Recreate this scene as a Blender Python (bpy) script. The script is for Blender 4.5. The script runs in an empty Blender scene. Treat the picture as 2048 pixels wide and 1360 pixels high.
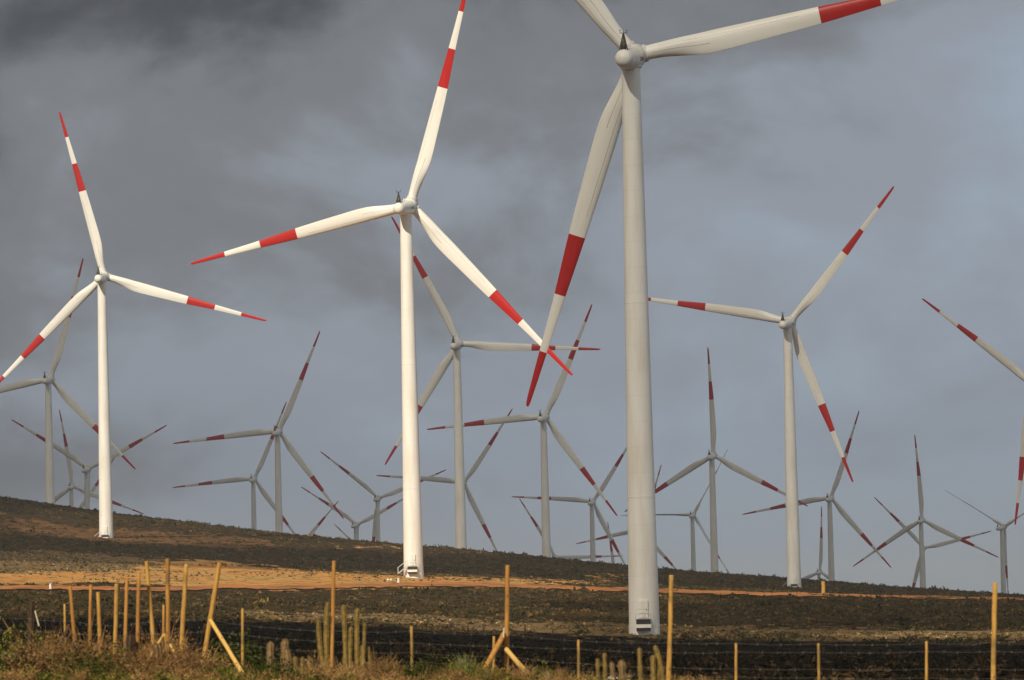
import bpy, bmesh, math, random
import numpy as np
from mathutils import Vector, Matrix
random.seed(7); rng = np.random.default_rng(11)
R = math.radians
scene = bpy.context.scene
COL = scene.collection

# ------------------------------------------------------------------ camera
FPX = 9500.0                      # focal length in photograph pixels (2048 wide)
PITCH = math.atan((1235 - 680) / FPX)
ROLL = R(1.3)
EYE = Vector((0, 0, 12.0))
cam_d = bpy.data.cameras.new('camera')
cam = bpy.data.objects.new('camera', cam_d); COL.objects.link(cam)
cam_d.sensor_width = 36.0; cam_d.lens = FPX * 36.0 / 2048.0
cam_d.clip_start = 1.0; cam_d.clip_end = 120000.0
CROT = Matrix.Rotation(math.pi / 2 + PITCH, 3, 'X') @ Matrix.Rotation(-ROLL, 3, 'Z')
cam.matrix_world = Matrix.Translation(EYE) @ CROT.to_4x4()
cam_d.dof.use_dof = True; cam_d.dof.focus_distance = 820.0; cam_d.dof.aperture_fstop = 5.0
scene.camera = cam

# ------------------------------------------------------------------ sky, sun, exposure
SUN_EL = R(36); SUN_AZ = R(24)    # sun behind the camera, 24 degrees to the left
S = Vector((-math.sin(SUN_AZ) * math.cos(SUN_EL), -math.cos(SUN_AZ) * math.cos(SUN_EL), math.sin(SUN_EL)))
world = bpy.data.worlds.new('World'); scene.world = world; world.use_nodes = True
wt = world.node_tree; wt.nodes.clear()
def wn(t, **k):
    n = wt.nodes.new(t)
    for a, b in k.items(): setattr(n, a, b)
    return n
def wmath(op, a, b=None, c=None, clamp=False):
    n = wn('ShaderNodeMath', operation=op); n.use_clamp = clamp
    for i, v in enumerate((a, b, c)):
        if v is None: continue
        if isinstance(v, (int, float)): n.inputs[i].default_value = v
        else: wt.links.new(v, n.inputs[i])
    return n.outputs[0]
sky = wn('ShaderNodeTexSky', sky_type='NISHITA'); sky.sun_disc = False
sky.sun_elevation = SUN_EL; sky.sun_rotation = R(204); sky.air_density = 1.0; sky.dust_density = 1.5
tc = wn('ShaderNodeTexCoord')
sep = wn('ShaderNodeSeparateXYZ'); wt.links.new(tc.outputs['Generated'], sep.inputs[0])
def wnoise(scale, sxyz, off, detail, rough=0.5, dist=0.0):
    m = wn('ShaderNodeMapping'); m.inputs['Scale'].default_value = sxyz; m.inputs['Location'].default_value = off
    wt.links.new(tc.outputs['Generated'], m.inputs[0])
    n = wn('ShaderNodeTexNoise'); n.inputs['Scale'].default_value = scale; n.inputs['Detail'].default_value = detail
    n.inputs['Roughness'].default_value = rough; n.inputs['Distortion'].default_value = dist
    wt.links.new(m.outputs[0], n.inputs['Vector']); return n.outputs[0]
big = wnoise(6.0, (1, 1, 1.5), (0.35, 0.1, 0.2), 3, 0.45)
mid = wnoise(17.0, (1, 1, 1.6), (1.3, 0.4, 0.9), 8, 0.56, 0.25)
# the deck thickens overhead and towards the left, and opens to the right and to the horizon
lean = wmath('MULTIPLY_ADD', sep.outputs[0], -2.9, wmath('MULTIPLY_ADD', sep.outputs[2], 5.2, -0.15))
lean = wmath('MINIMUM', wmath('MAXIMUM', lean, -0.45), 0.78)
dk = wmath('ADD', lean, wmath('MULTIPLY_ADD', big, 0.8, -0.4))
dk = wmath('ADD', dk, wmath('MULTIPLY_ADD', mid, 1.3, -0.65))
ramp = wn('ShaderNodeValToRGB')
wt.links.new(wmath('MULTIPLY_ADD', dk, 0.8, 0.29, clamp=True), ramp.inputs[0])
cr = ramp.color_ramp; cr.interpolation = 'EASE'
cr.elements[0].position = 0.0; cr.elements[0].color = (0.315, 0.385, 0.495, 1)
cr.elements[1].position = 1.0; cr.elements[1].color = (0.062, 0.068, 0.078, 1)
e = cr.elements.new(0.45); e.color = (0.255, 0.283, 0.328, 1)
e = cr.elements.new(0.72); e.color = (0.168, 0.178, 0.193, 1)
b_sky = wn('ShaderNodeBackground'); wt.links.new(sky.outputs[0], b_sky.inputs[0]); b_sky.inputs[1].default_value = 0.06
b_cl = wn('ShaderNodeBackground'); wt.links.new(ramp.outputs[0], b_cl.inputs[0]); 
# cloud is brighter on the sun's side of the sky
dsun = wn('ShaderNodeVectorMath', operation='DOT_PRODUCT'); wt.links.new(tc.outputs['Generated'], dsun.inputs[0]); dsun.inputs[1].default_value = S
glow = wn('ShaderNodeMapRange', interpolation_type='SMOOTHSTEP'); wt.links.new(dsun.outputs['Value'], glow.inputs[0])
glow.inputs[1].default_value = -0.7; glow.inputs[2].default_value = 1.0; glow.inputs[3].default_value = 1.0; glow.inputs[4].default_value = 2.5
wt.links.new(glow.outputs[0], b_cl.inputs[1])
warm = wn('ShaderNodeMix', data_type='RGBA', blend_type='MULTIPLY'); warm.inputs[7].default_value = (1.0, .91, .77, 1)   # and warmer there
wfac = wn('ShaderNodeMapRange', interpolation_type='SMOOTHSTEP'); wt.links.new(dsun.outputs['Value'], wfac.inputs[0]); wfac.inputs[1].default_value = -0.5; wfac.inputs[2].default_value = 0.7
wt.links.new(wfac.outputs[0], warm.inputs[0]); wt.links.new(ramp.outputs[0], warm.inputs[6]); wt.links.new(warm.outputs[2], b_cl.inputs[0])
cover = wmath('MULTIPLY_ADD', dk, 0.9, 0.9, clamp=True)
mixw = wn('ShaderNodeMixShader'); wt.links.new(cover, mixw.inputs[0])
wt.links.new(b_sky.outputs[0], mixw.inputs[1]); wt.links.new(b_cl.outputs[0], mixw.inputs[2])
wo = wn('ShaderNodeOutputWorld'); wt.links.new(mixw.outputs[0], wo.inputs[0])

sun_d = bpy.data.lights.new('sun', 'SUN'); sun_d.energy = 3.9; sun_d.angle = R(0.53); sun_d.color = (1.0, 0.90, 0.72)
sun = bpy.data.objects.new('sun', sun_d); COL.objects.link(sun)
sun.rotation_euler = (-S).to_track_quat('-Z', 'Y').to_euler()
vs = scene.view_settings
vs.view_transform = 'Standard'; vs.look = 'None'; vs.exposure = 0.22; vs.gamma = 1.0; vs.use_curve_mapping = False
scene.render.engine = 'CYCLES'
scene.cycles.transparent_max_bounces = 24
scene.cycles.volume_bounces = 0

# ------------------------------------------------------------------ helpers
def at(px, py, d):
    """the point at distance d (metres along the ground axis Y) that the photograph shows at pixel px, py"""
    v = CROT @ Vector(((px - 1024) / FPX, (680 - py) / FPX, -1.0))
    return EYE + v * (d / v.y)
CRI = np.array(CROT.transposed())
def project(P):
    q = (np.asarray(P, float) - np.array(EYE)) @ CRI.T
    w = np.where(q[..., 2] < -1e-3, -q[..., 2], 1e-3)
    return 1024 + FPX * q[..., 0] / w, 680 - FPX * q[..., 1] / w

def mat(name):
    m = bpy.data.materials.new(name); m.use_nodes = True
    return m, m.node_tree, m.node_tree.nodes['Principled BSDF']
def nd(nt, t, ins=None, **k):
    n = nt.nodes.new(t)
    for a, b in k.items(): setattr(n, a, b)
    for a, b in (ins or {}).items():
        if hasattr(b, 'is_linked') or isinstance(b, bpy.types.NodeSocket): nt.links.new(b, n.inputs[a])
        else: n.inputs[a].default_value = b
    return n
def nmix(nt, fac, a, b, mode='MIX'):
    n = nt.nodes.new('ShaderNodeMix'); n.data_type = 'RGBA'; n.blend_type = mode
    for i, v in ((0, fac), (6, a), (7, b)):
        if isinstance(v, bpy.types.NodeSocket): nt.links.new(v, n.inputs[i])
        else: n.inputs[i].default_value = v if i == 0 else (*v, 1)
    return n.outputs[2]
def nmath(nt, op, a, b=0.0, c=0.0, clamp=False):
    n = nt.nodes.new('ShaderNodeMath'); n.operation = op; n.use_clamp = clamp
    for i, v in enumerate((a, b, c)):
        if isinstance(v, bpy.types.NodeSocket): nt.links.new(v, n.inputs[i])
        else: n.inputs[i].default_value = v
    return n.outputs[0]
def nnoise(nt, vec, scale, detail=4, rough=0.55):
    n = nt.nodes.new('ShaderNodeTexNoise'); n.inputs['Scale'].default_value = scale
    n.inputs['Detail'].default_value = detail; n.inputs['Roughness'].default_value = rough
    if vec is not None: nt.links.new(vec, n.inputs['Vector'])
    return n.outputs[0]
def nstep(nt, v, lo, hi):
    n = nt.nodes.new('ShaderNodeMapRange'); n.interpolation_type = 'SMOOTHSTEP'
    nt.links.new(v, n.inputs[0]); n.inputs[1].default_value = lo; n.inputs[2].default_value = hi
    return n.outputs[0]

def mesh_obj(name, verts, faces, m=None, parent=None, smooth=True):
    me = bpy.data.meshes.new(name)
    me.from_pydata([tuple(v) for v in verts], [], faces); me.update()
    if smooth: me.polygons.foreach_set('use_smooth', [True] * len(me.polygons))
    if m: me.materials.append(m)
    o = bpy.data.objects.new(name, me); COL.objects.link(o)
    if parent: o.parent = parent
    return o
def tag(o, label=None, cat=None, group=None, kind=None):
    if label: o['label'] = label
    if cat: o['category'] = cat
    if group: o['group'] = group
    if kind: o['kind'] = kind
    return o
def empty(name, loc=(0, 0, 0)):
    o = bpy.data.objects.new(name, None); COL.objects.link(o); o.location = loc
    o.empty_display_size = 0.5
    return o
class MB:
    """collects verts and faces for one mesh"""
    def __init__(s): s.v = []; s.f = []
    def box(s, lo, hi, M=None):
        n = len(s.v)
        for z in (lo[2], hi[2]):
            for x, y in ((lo[0], lo[1]), (hi[0], lo[1]), (hi[0], hi[1]), (lo[0], hi[1])):
                p = Vector((x, y, z)); s.v.append(M @ p if M else p)
        s.f += [tuple(n + i for i in q) for q in ((3, 2, 1, 0), (4, 5, 6, 7), (0, 1, 5, 4), (1, 2, 6, 5), (2, 3, 7, 6), (3, 0, 4, 7))]
    def tube(s, pts, rad, seg=8, caps=True):
        """rad: one radius or one per point"""
        pts = [Vector(p) for p in pts]; n0 = len(s.v); N = len(pts)
        for i, p in enumerate(pts):
            t = (pts[min(i + 1, N - 1)] - pts[max(i - 1, 0)]).normalized()
            a = t.cross(Vector((0, 1, 0)) if abs(t.y) < 0.9 else Vector((1, 0, 0))).normalized(); b = t.cross(a)
            r = rad[i] if hasattr(rad, '__len__') else rad
            for k in range(seg):
                w = 2 * math.pi * k / seg; s.v.append(p + a * (r * math.cos(w)) + b * (r * math.sin(w)))
        for i in range(N - 1):
            for k in range(seg):
                k2 = (k + 1) % seg
                s.f.append((n0 + i * seg + k, n0 + i * seg + k2, n0 + (i + 1) * seg + k2, n0 + (i + 1) * seg + k))
        if caps:
            s.f.append(tuple(n0 + k for k in range(seg))[::-1]); s.f.append(tuple(n0 + (N - 1) * seg + k for k in range(seg)))
    def lathe(s, prof, seg=32, axis='Z'):
        n0 = len(s.v); N = len(prof)
        for (h, r) in prof:
            for k in range(seg):
                w = 2 * math.pi * k / seg; c, d = r * math.cos(w), r * math.sin(w)
                s.v.append(Vector((c, d, h)) if axis == 'Z' else Vector((c, h, d)))
        for i in range(N - 1):
            for k in range(seg):
                k2 = (k + 1) % seg; q = (n0 + i * seg + k, n0 + i * seg + k2, n0 + (i + 1) * seg + k2, n0 + (i + 1) * seg + k)
                s.f.append(q if axis == 'Z' else q[::-1])
        a, b = tuple(n0 + k for k in range(seg)), tuple(n0 + (N - 1) * seg + k for k in range(seg))
        s.f += [a[::-1], b] if axis == 'Z' else [a, b[::-1]]
    def obj(s, name, m, parent=None, smooth=True):
        return mesh_obj(name, s.v, s.f, m, parent, smooth)
def autosmooth(o, ang=40):
    o.data.set_sharp_from_angle(angle=R(ang))

# ------------------------------------------------------------------ turbines: where they stand
HAZE = 0.00009
HUBH = 64.0; ROT = 41.3; HUBY = 3.2
# hub pixel x, y; rotor radius in pixels; image angle of one blade; yaw relative to line of sight; blade pitch; label
TURB = [
 (1270, 111, 727, 11.8, 9, 3, 'nearest and tallest wind turbine, shaded beige tower, rotor cut by the top of the picture'),
 (821, 410, 466, 73.4, 15, 3, 'brightly sunlit white wind turbine with vivid red blade bands left of the tallest turbine'),
 (208, 552, 334, 104.5, 10, 3, 'sunlit white wind turbine on the left hillside, its base in the brown earth patch'),
 (1581, 643, 338, 50.4, 13.5, 3, 'pale wind turbine right of the tallest one, base standing just above the dirt road'),
 (918, 687, 283, 117.2, 12, 3, 'grey wind turbine behind the sunlit white one, one blade pointing level to the right'),
 (101, 757, 246, 73.2, 14, 3, 'grey wind turbine at far left, left blade cut by the frame edge'),
 (1091, 833, 241, 65.6, 13, 3, 'grey wind turbine behind the tallest turbine\'s lower blade tip, left blade level'),
 (558, 862, 214, 66.3, 12, 3, 'grey wind turbine standing between the left hillside turbine and the sunlit white one'),
 (509, 957, 165, 66, 12, 3, 'small grey wind turbine close left of a larger one, hub below that one\'s hub'),
 (758, 996, 149, 21.6, 16, 3, 'small dark grey wind turbine just left of the sunlit tower, blades in a Y'),
 (715, 1049, 138, 27, 22, 3, 'small grey wind turbine with its hub barely above the ridge, left of the sunlit tower'),
 (592, 1100, 130, 48, 12, 3, 'mostly hidden wind turbine, one blade rising from the ridge toward the upper right'),
 (757, 1136, 122, 135, 12, 3, 'hidden wind turbine, one short blade tip over the ridge left of the sunlit tower'),
 (1186, 1003, 163, 56.4, 12, 3, 'small grey wind turbine just left of the tallest tower, one blade level to the left'),
 (1111, 1114, 135, 1.0, 12, 3, 'wind turbine behind the ridge with one blade lying level along the skyline'),
 (1283, 1060, 135, 71.5, 12, 3, 'small wind turbine hidden behind the tallest tower, only its blades showing either side'),
 (1230, 1166, 121, 95.5, 12, 3, 'hidden wind turbine showing one upright blade tip above the ridge left of the tallest tower'),
 (1427, 910, 212, 91.5, 12, 3, 'grey wind turbine right of the tallest tower with one blade straight up'),
 (1387, 1029, 147, 60, 12, 62, 'small wind turbine with thin feathered blades between the tallest tower and an upright bladed one'),
 (1662, 995, 181, 70.3, 12, 3, 'grey wind turbine close behind and right of the pale turbine above the dirt road'),
 (1640, 1143, 128, 87, 12, 3, 'tiny wind turbine with its hub just above the ridge and one blade upright'),
 (1844, 1039, 167, 93.5, 10, 3, 'grey wind turbine toward the right with one blade upright and two spread low'),
 (1848, 1096, 139, 13.8, 12, 3, 'small wind turbine directly behind another tower at right, blades crossing the front ones'),
 (928, 965, 176, 55.2, 12, 3, 'grey wind turbine whose hub hides behind another tower right of the sunlit one'),
 (2009, 1053, 149, 149.5, 28, 66, 'wind turbine near the right edge with thin edge-on blades'),
 (2066, 770, 278, 141.2, 12, 3, 'wind turbine beyond the right edge, only two red banded blades reaching into the picture'),
 (145, 972, 152, 98.8, 12, 3, 'small wind turbine behind the two left towers, one blade pointing almost straight up'),
 (177, 937, 182, 27.6, 16, 3, 'grey wind turbine partly behind the left hillside tower, blades in a wide V'),
 (150, 1029, 137, 54, 12, 3, 'mostly hidden wind turbine behind the left ridge, one blade reaching past the sunlit tower'),
]
turb = []
for (hx, hy, rp, ang, rel, pitch, label) in TURB:
    d = FPX * 40.5 / rp
    hub = at(hx, hy, d)
    yaw = -R(rel) - math.atan2(hub.x, hub.y)          # local +Y is upwind, away from the camera and to the right
    off = Matrix.Rotation(yaw, 3, 'Z') @ Vector((0, HUBY, HUBH))
    turb.append(dict(root=hub - off, yaw=yaw, ang=ang, pitch=pitch, label=label, d=d))
base_A, base_B, base_C, base_D = [turb[i]['root'] for i in range(4)]

# ------------------------------------------------------------------ terrain
SKYL = [(-400, 950), (0, 993), (200, 1021), (350, 1039), (500, 1056), (700, 1078), (800, 1087), (925, 1099), (1094, 1113), (1190, 1123), (1260, 1131),
        (1400, 1142), (1540, 1152), (1700, 1164), (1850, 1177), (2048, 1190), (2450, 1206)]
ctl = []
for d, row in ((60, ((-300, 1415), (400, 1422), (1024, 1430), (2048, 1450))),
               (95, ((-300, 1352), (0, 1353), (400, 1358), (700, 1361), (1100, 1366), (1350, 1384), (1700, 1390), (2350, 1392))),
               (115, ((-300, 1334), (300, 1342), (700, 1350), (1100, 1357), (1350, 1368), (2350, 1375))),
               (200, ((-300, 1292), (0, 1300), (700, 1320), (1350, 1340), (2350, 1344))),
               (330, ((-300, 1248), (0, 1256), (700, 1284), (1350, 1304), (2350, 1308))),
               (527, ((-300, 1205), (0, 1216), (500, 1232), (1000, 1256), (1300, 1268), (1600, 1266), (2048, 1262), (2350, 1260))),
               (818, ((-300, 1122), (0, 1135), (300, 1141), (830, 1158), (1290, 1184), (1600, 1197), (2048, 1208), (2350, 1212))),
               (1150, ((-300, 1022), (0, 1052), (217, 1075), (830, 1116), (1290, 1151), (1593, 1174), (2048, 1195), (2350, 1205))),
               (1290, SKYL), (1430, tuple((x, y + 30) for x, y in SKYL))):
    for px, py in row: ctl.append(tuple(at(px, py + (3 if d == 1290 else 0), d)))
for t in turb[4:]: ctl.append(tuple(t['root']))
for px in (-600, 2600):
    for d, y in ((2000, 1310), (3000, 1370)): ctl.append(tuple(at(px, y, d)))
ctl = np.array(ctl)
def uv_of(x, y):
    d = np.hypot(x, y); return np.clip(8 * x / d, -2.0, 2.0), np.log(np.clip(d, 55, 3400))
def tpsk(r2): return np.where(r2 > 1e-12, 0.5 * r2 * np.log(np.maximum(r2, 1e-12)), 0)
cu, cv = uv_of(ctl[:, 0], ctl[:, 1]); cu = cu * 0.8; cv = cv * 2.0
n = len(ctl)
K = tpsk((cu[:, None] - cu) ** 2 + (cv[:, None] - cv) ** 2) + np.eye(n) * 0.002
Pm = np.stack([np.ones(n), cu, cv], 1)
Amat = np.block([[K, Pm], [Pm.T, np.zeros((3, 3))]])
ce = (ctl[:, 2] - EYE.z) / np.hypot(ctl[:, 0], ctl[:, 1])
W = np.linalg.solve(Amat, np.concatenate([ce, np.zeros(3)]))
def sstep(a, b, x):
    t = np.clip((x - a) / (b - a), 0, 1); return t * t * (3 - 2 * t)
def lump(x, y):
    return (np.sin(x * .31 + 1.3 * np.sin(y * .17)) * np.sin(y * .23 + 1.1 * np.sin(x * .19)) * .5
            + np.sin(x * .071 + .8) * np.sin(y * .053 + 2 * np.sin(x * .03)) )
def ground_z(x, y):
    x = np.atleast_1d(np.asarray(x, float)); y = np.atleast_1d(np.asarray(y, float))
    d = np.hypot(x, y); u, v = uv_of(x, np.where(np.abs(d) < 1e-6, 1e-3, y)); u = u * .8; v = v * 2.
    out = np.empty_like(d)
    for i in range(0, len(d), 20000):
        s = slice(i, i + 20000)
        k = tpsk((u[s, None] - cu) ** 2 + (v[s, None] - cv) ** 2)
        out[s] = k @ W[:n] + W[n] + W[n + 1] * u[s] + W[n + 2] * v[s]
    dc = np.clip(d, 60, 3400)
    z = out * dc
    z = -1.6 + (z + 1.6) * sstep(5, 60, d)
    z = z + (-95 - z) * sstep(2900, 5200, d)
    z = z + lump(x, y) * (.10 * sstep(60, 200, d) + .12 * sstep(300, 700, d)) * (1 - .0 * d)
    return z + EYE.z
def gz(x, y): return float(ground_z(x, y)[0])
def ground_hit(px, py, d0=250, d1=1290):
    ds = np.exp(np.linspace(math.log(d0), math.log(d1), 260))
    a, b = at(px, py, d0), at(px, py, d1)
    t = (ds - d0) / (d1 - d0)
    xs = a.x + (b.x - a.x) * t; ys = a.y + (b.y - a.y) * t; zs = a.z + (b.z - a.z) * t
    g = ground_z(xs, ys) - zs
    k = np.argmax(g > 0)
    if not (g > 0).any(): k = len(ds) - 1
    if k > 0:
        f = g[k - 1] / (g[k - 1] - g[k]); x, y = xs[k - 1] + f * (xs[k] - xs[k - 1]), ys[k - 1] + f * (ys[k] - ys[k - 1])
    else: x, y = xs[k], ys[k]
    return float(x), float(y)

def inpoly(px, py, poly):
    r = np.zeros(px.shape, bool); j = len(poly) - 1
    for i in range(len(poly)):
        xi, yi = poly[i]; xj, yj = poly[j]
        c = ((yi > py) != (yj > py)) & (px < (xj - xi) * (py - yi) / (yj - yi + 1e-9) + xi); r ^= c; j = i
    return r
# areas of bare orange earth, dry tan grass and near-black ground, outlined where the photograph shows them on the slope
BARE = [
 [(-200, 1022), (0, 1036), (100, 1043), (190, 1056), (330, 1062), (470, 1071), (568, 1081), (545, 1101), (400, 1093), (250, 1086), (100, 1073), (0, 1061), (-200, 1048)],
 [(-200, 1150), (0, 1146), (80, 1141), (200, 1141), (288, 1138), (318, 1123), (400, 1118), (520, 1130), (660, 1143), (800, 1149), (950, 1154), (1100, 1159), (1240, 1163),
  (1250, 1167), (1100, 1167), (1010, 1172), (800, 1176), (600, 1181), (440, 1172), (200, 1167), (0, 1170), (-200, 1172)],
 [(700, 1090), (790, 1092), (800, 1096), (700, 1096)],
 [(1180, 1150), (1250, 1146), (1255, 1155), (1180, 1157)],
]
DRY = [
 [(-200, 1098), (0, 1101), (180, 1106), (330, 1116), (320, 1140), (200, 1145), (0, 1150), (-200, 1150)],
 [(880, 1249), (1000, 1245), (1100, 1244), (1300, 1250), (1500, 1252), (1750, 1258), (2200, 1262), (2200, 1284), (1700, 1280), (1450, 1277), (1250, 1276), (1100, 1266), (900, 1258)],
 [(500, 1222), (900, 1232), (1000, 1240), (900, 1249), (500, 1238)],
]
NEAR_BLACK = [[(-400, 1236), (0, 1236), (300, 1240), (520, 1243), (760, 1250), (900, 1262), (1150, 1272), (1300, 1281), (1600, 1284), (2200, 1288), (2500, 1500), (-400, 1500)]]
def masks(x, y, z):
    px, py = project(np.stack([x, y, z], -1)); d = np.hypot(x, y)
    ok = (y > 70) & (d < 1330)
    jx = px + 30 * np.sin(x * .9 + y * .11) + 18 * np.sin(y * .37 - x * .5)
    jy = py + 2.6 * np.sin(x * .23 + y * .13) + 2.0 * np.sin(x * .61 - y * .31) + 1.4 * np.sin(x * 1.7 + y * .9)
    o = []
    for polys in (BARE, DRY, NEAR_BLACK):
        m = np.zeros(x.shape, bool)
        m = m.astype(float)
        for i, p in enumerate(polys): m = np.maximum(m, inpoly(jx, jy, p) * (.50 if polys is BARE and i == 0 else 1.0))  # the lower value marks the upper patch, whose soil is coloured as shaded
        o.append(m * ok)
    o[2] *= (d > 118)
    o[1] = np.maximum(o[1], .9 * ((d < 118) & (d > 40)))
    return o

# --- materials of the ground
def ground_material():
    m, nt, b = mat('hillside_earth_and_scrub')
    pos = nd(nt, 'ShaderNodeNewGeometry').outputs['Position']
    at_ = lambda nme: nd(nt, 'ShaderNodeAttribute', attribute_name=nme).outputs['Fac']
    n1 = nnoise(nt, pos, 0.06, 5); n2 = nnoise(nt, pos, 0.35, 6, .6); n3 = nnoise(nt, pos, 1.6, 4, .65)
    scrub = nmix(nt, nstep(nt, n2, .38, .66), (.034, .026, .012), (.078, .049, .022))
    scrub = nmix(nt, nstep(nt, n3, .52, .72), scrub, (.085, .05, .028))
    dry = nmix(nt, nstep(nt, n2, .35, .65), (.24, .15, .075), (.105, .078, .04))
    dry = nmix(nt, nstep(nt, n3, .5, .7), dry, (.30, .19, .10))
    soil = nmix(nt, nstep(nt, n1, .35, .65), (.55, .24, .066), (.48, .285, .095))
    soil = nmix(nt, nstep(nt, n3, .5, .72), soil, (.58, .38, .165))
    soil = nmix(nt, nmath(nt, 'MULTIPLY', nstep(nt, n2, .48, .64), .85), soil, (.15, .085, .04))
    soil = nmix(nt, nstep(nt, at_('bare'), .6, .9), (.19, .098, .045), soil)  # upper patch browner: its shade is mixed into the soil colour
    near_black = nmix(nt, nstep(nt, n2, .4, .7), (.012, .009, .006), (.036, .024, .014))
    fb = nstep(nt, nmath(nt, 'ADD', at_('bare'), nmath(nt, 'MULTIPLY_ADD', n2, .8, -.4)), .35, .6)
    fd = nstep(nt, nmath(nt, 'ADD', at_('dry'), nmath(nt, 'MULTIPLY_ADD', n2, .8, -.4)), .3, .7)
    fu = nstep(nt, nmath(nt, 'ADD', at_('near_black'), nmath(nt, 'MULTIPLY_ADD', n2, .6, -.3)), .3, .7)
    c = nmix(nt, fd, scrub, dry); c = nmix(nt, fu, c, near_black); c = nmix(nt, fb, c, soil)
    nt.links.new(c, b.inputs['Base Color']); b.inputs['Roughness'].default_value = .95
    b.inputs['Specular IOR Level'].default_value = 0.0
    bp = nd(nt, 'ShaderNodeBump', {'Height': nmath(nt, 'ADD', n3, n2), 'Strength': .7, 'Distance': .5})
    nt.links.new(bp.outputs[0], b.inputs['Normal'])
    return m
GROUND_M = ground_material()

az = np.concatenate([np.linspace(-180, -30, 26)[:-1], np.linspace(-30, -8, 24)[:-1], np.linspace(-8, 8, 300), np.linspace(8, 30, 24)[1:], np.linspace(30, 180, 26)[1:-1]])
dd = np.concatenate([np.geomspace(2, 60, 20)[:-1], np.geomspace(60, 500, 130)[:-1], np.geomspace(500, 1350, 330)[:-1], np.geomspace(1350, 3600, 60)[:-1], np.geomspace(3600, 14000, 14)])
na, nr = len(az), len(dd)
AZ, DD = np.meshgrid(np.radians(az), dd)
X = (np.sin(AZ) * DD).ravel(); Y = (np.cos(AZ) * DD).ravel(); Z = ground_z(X, Y)
verts = np.stack([X, Y, Z], 1)
idx = np.arange(na * nr).reshape(nr, na)
nxt = np.roll(idx, -1, axis=1)
q = np.stack([idx[:-1], nxt[:-1], nxt[1:], idx[1:]], -1).reshape(-1, 4)[:, ::-1]
def big_mesh(name, V, F, m):
    """numpy arrays -> one mesh object; all faces have the same number of corners"""
    me = bpy.data.meshes.new(name); k = F.shape[1]
    me.vertices.add(len(V)); me.vertices.foreach_set('co', np.ascontiguousarray(V, dtype=np.float32).ravel())
    me.loops.add(F.size); me.loops.foreach_set('vertex_index', F.astype(np.int32).ravel())
    me.polygons.add(len(F)); me.polygons.foreach_set('loop_start', np.arange(0, F.size, k, dtype=np.int32))
    me.polygons.foreach_set('loop_total', np.full(len(F), k, dtype=np.int32))
    me.update(calc_edges=True); me.validate(); me.materials.append(m)
    o = bpy.data.objects.new(name, me); COL.objects.link(o); return o
vc = np.vstack([verts, [[0, 0, EYE.z - 1.6]]])
ground = big_mesh('ground', vc, q, GROUND_M)
ground.data.polygons.foreach_set('use_smooth', [True] * len(ground.data.polygons))
mk = masks(vc[:, 0], vc[:, 1], vc[:, 2])
for nme, arr in zip(('bare', 'dry', 'near_black'), mk):
    a = ground.data.attributes.new(nme, 'FLOAT', 'POINT'); a.data.foreach_set('value', arr.astype(np.float32))
tag(ground, kind='structure')

# --- dirt road: a sheet laid on the slope
ROAD = [(-120, 1172, 1180), (-30, 1173, 1180), (60, 1172, 1180), (150, 1174, 1181), (260, 1177, 1184), (360, 1175, 1183), (460, 1171, 1178), (560, 1173, 1180), (700, 1170, 1177),
        (850, 1166, 1174), (980, 1166, 1175), (1060, 1170, 1178), (1150, 1174, 1181), (1290, 1178, 1186), (1450, 1183, 1190), (1600, 1187, 1193), (1800, 1191.5, 1197), (2080, 1197, 1201), (2200, 1198.5, 1202.5)]
rm, nt, b = mat('compacted_orange_dirt')
pos = nd(nt, 'ShaderNodeNewGeometry').outputs['Position']
c = nmix(nt, nstep(nt, nnoise(nt, pos, .25, 5), .35, .65), (.44, .15, .05), (.36, .165, .065))
c = nmix(nt, nstep(nt, nnoise(nt, pos, 2.0, 4), .5, .75), c, (.52, .30, .15))
c = nmix(nt, nmath(nt, 'MULTIPLY', nstep(nt, nnoise(nt, pos, .11, 5, .65), .45, .62), .75), c, (.16, .09, .042))
nt.links.new(c, b.inputs['Base Color']); b.inputs['Roughness'].default_value = .95; b.inputs['Specular IOR Level'].default_value = 0.0
xs = np.arange(-120, 2200, 12.0); rx = [r[0] for r in ROAD]
top = np.interp(xs, rx, [r[1] for r in ROAD]) + .5 * np.sin(xs * .05); bot = np.interp(xs, rx, [r[2] for r in ROAD]) + .5 * np.sin(xs * .083 + 1)
top += rng.normal(0, .7, len(xs)); bot += rng.normal(0, .8, len(xs))
V = []; NA = 7
for x, t_, b_ in zip(xs, top, bot):
    p0 = Vector(ground_hit(x, t_)); p1 = Vector(ground_hit(x, b_))
    for k in range(NA):
        p = p0.lerp(p1, k / (NA - 1)); V.append([p.x, p.y, 0])
V = np.array(V); V[:, 2] = ground_z(V[:, 0], V[:, 1]) + .16
ii = np.arange(len(V)).reshape(-1, NA)
F = np.stack([ii[:-1, :-1], ii[:-1, 1:], ii[1:, 1:], ii[1:, :-1]], -1).reshape(-1, 4)
road = big_mesh('dirt_road', V, F, rm); tag(road, kind='structure')
road_pts = V[:, :2]

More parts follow.
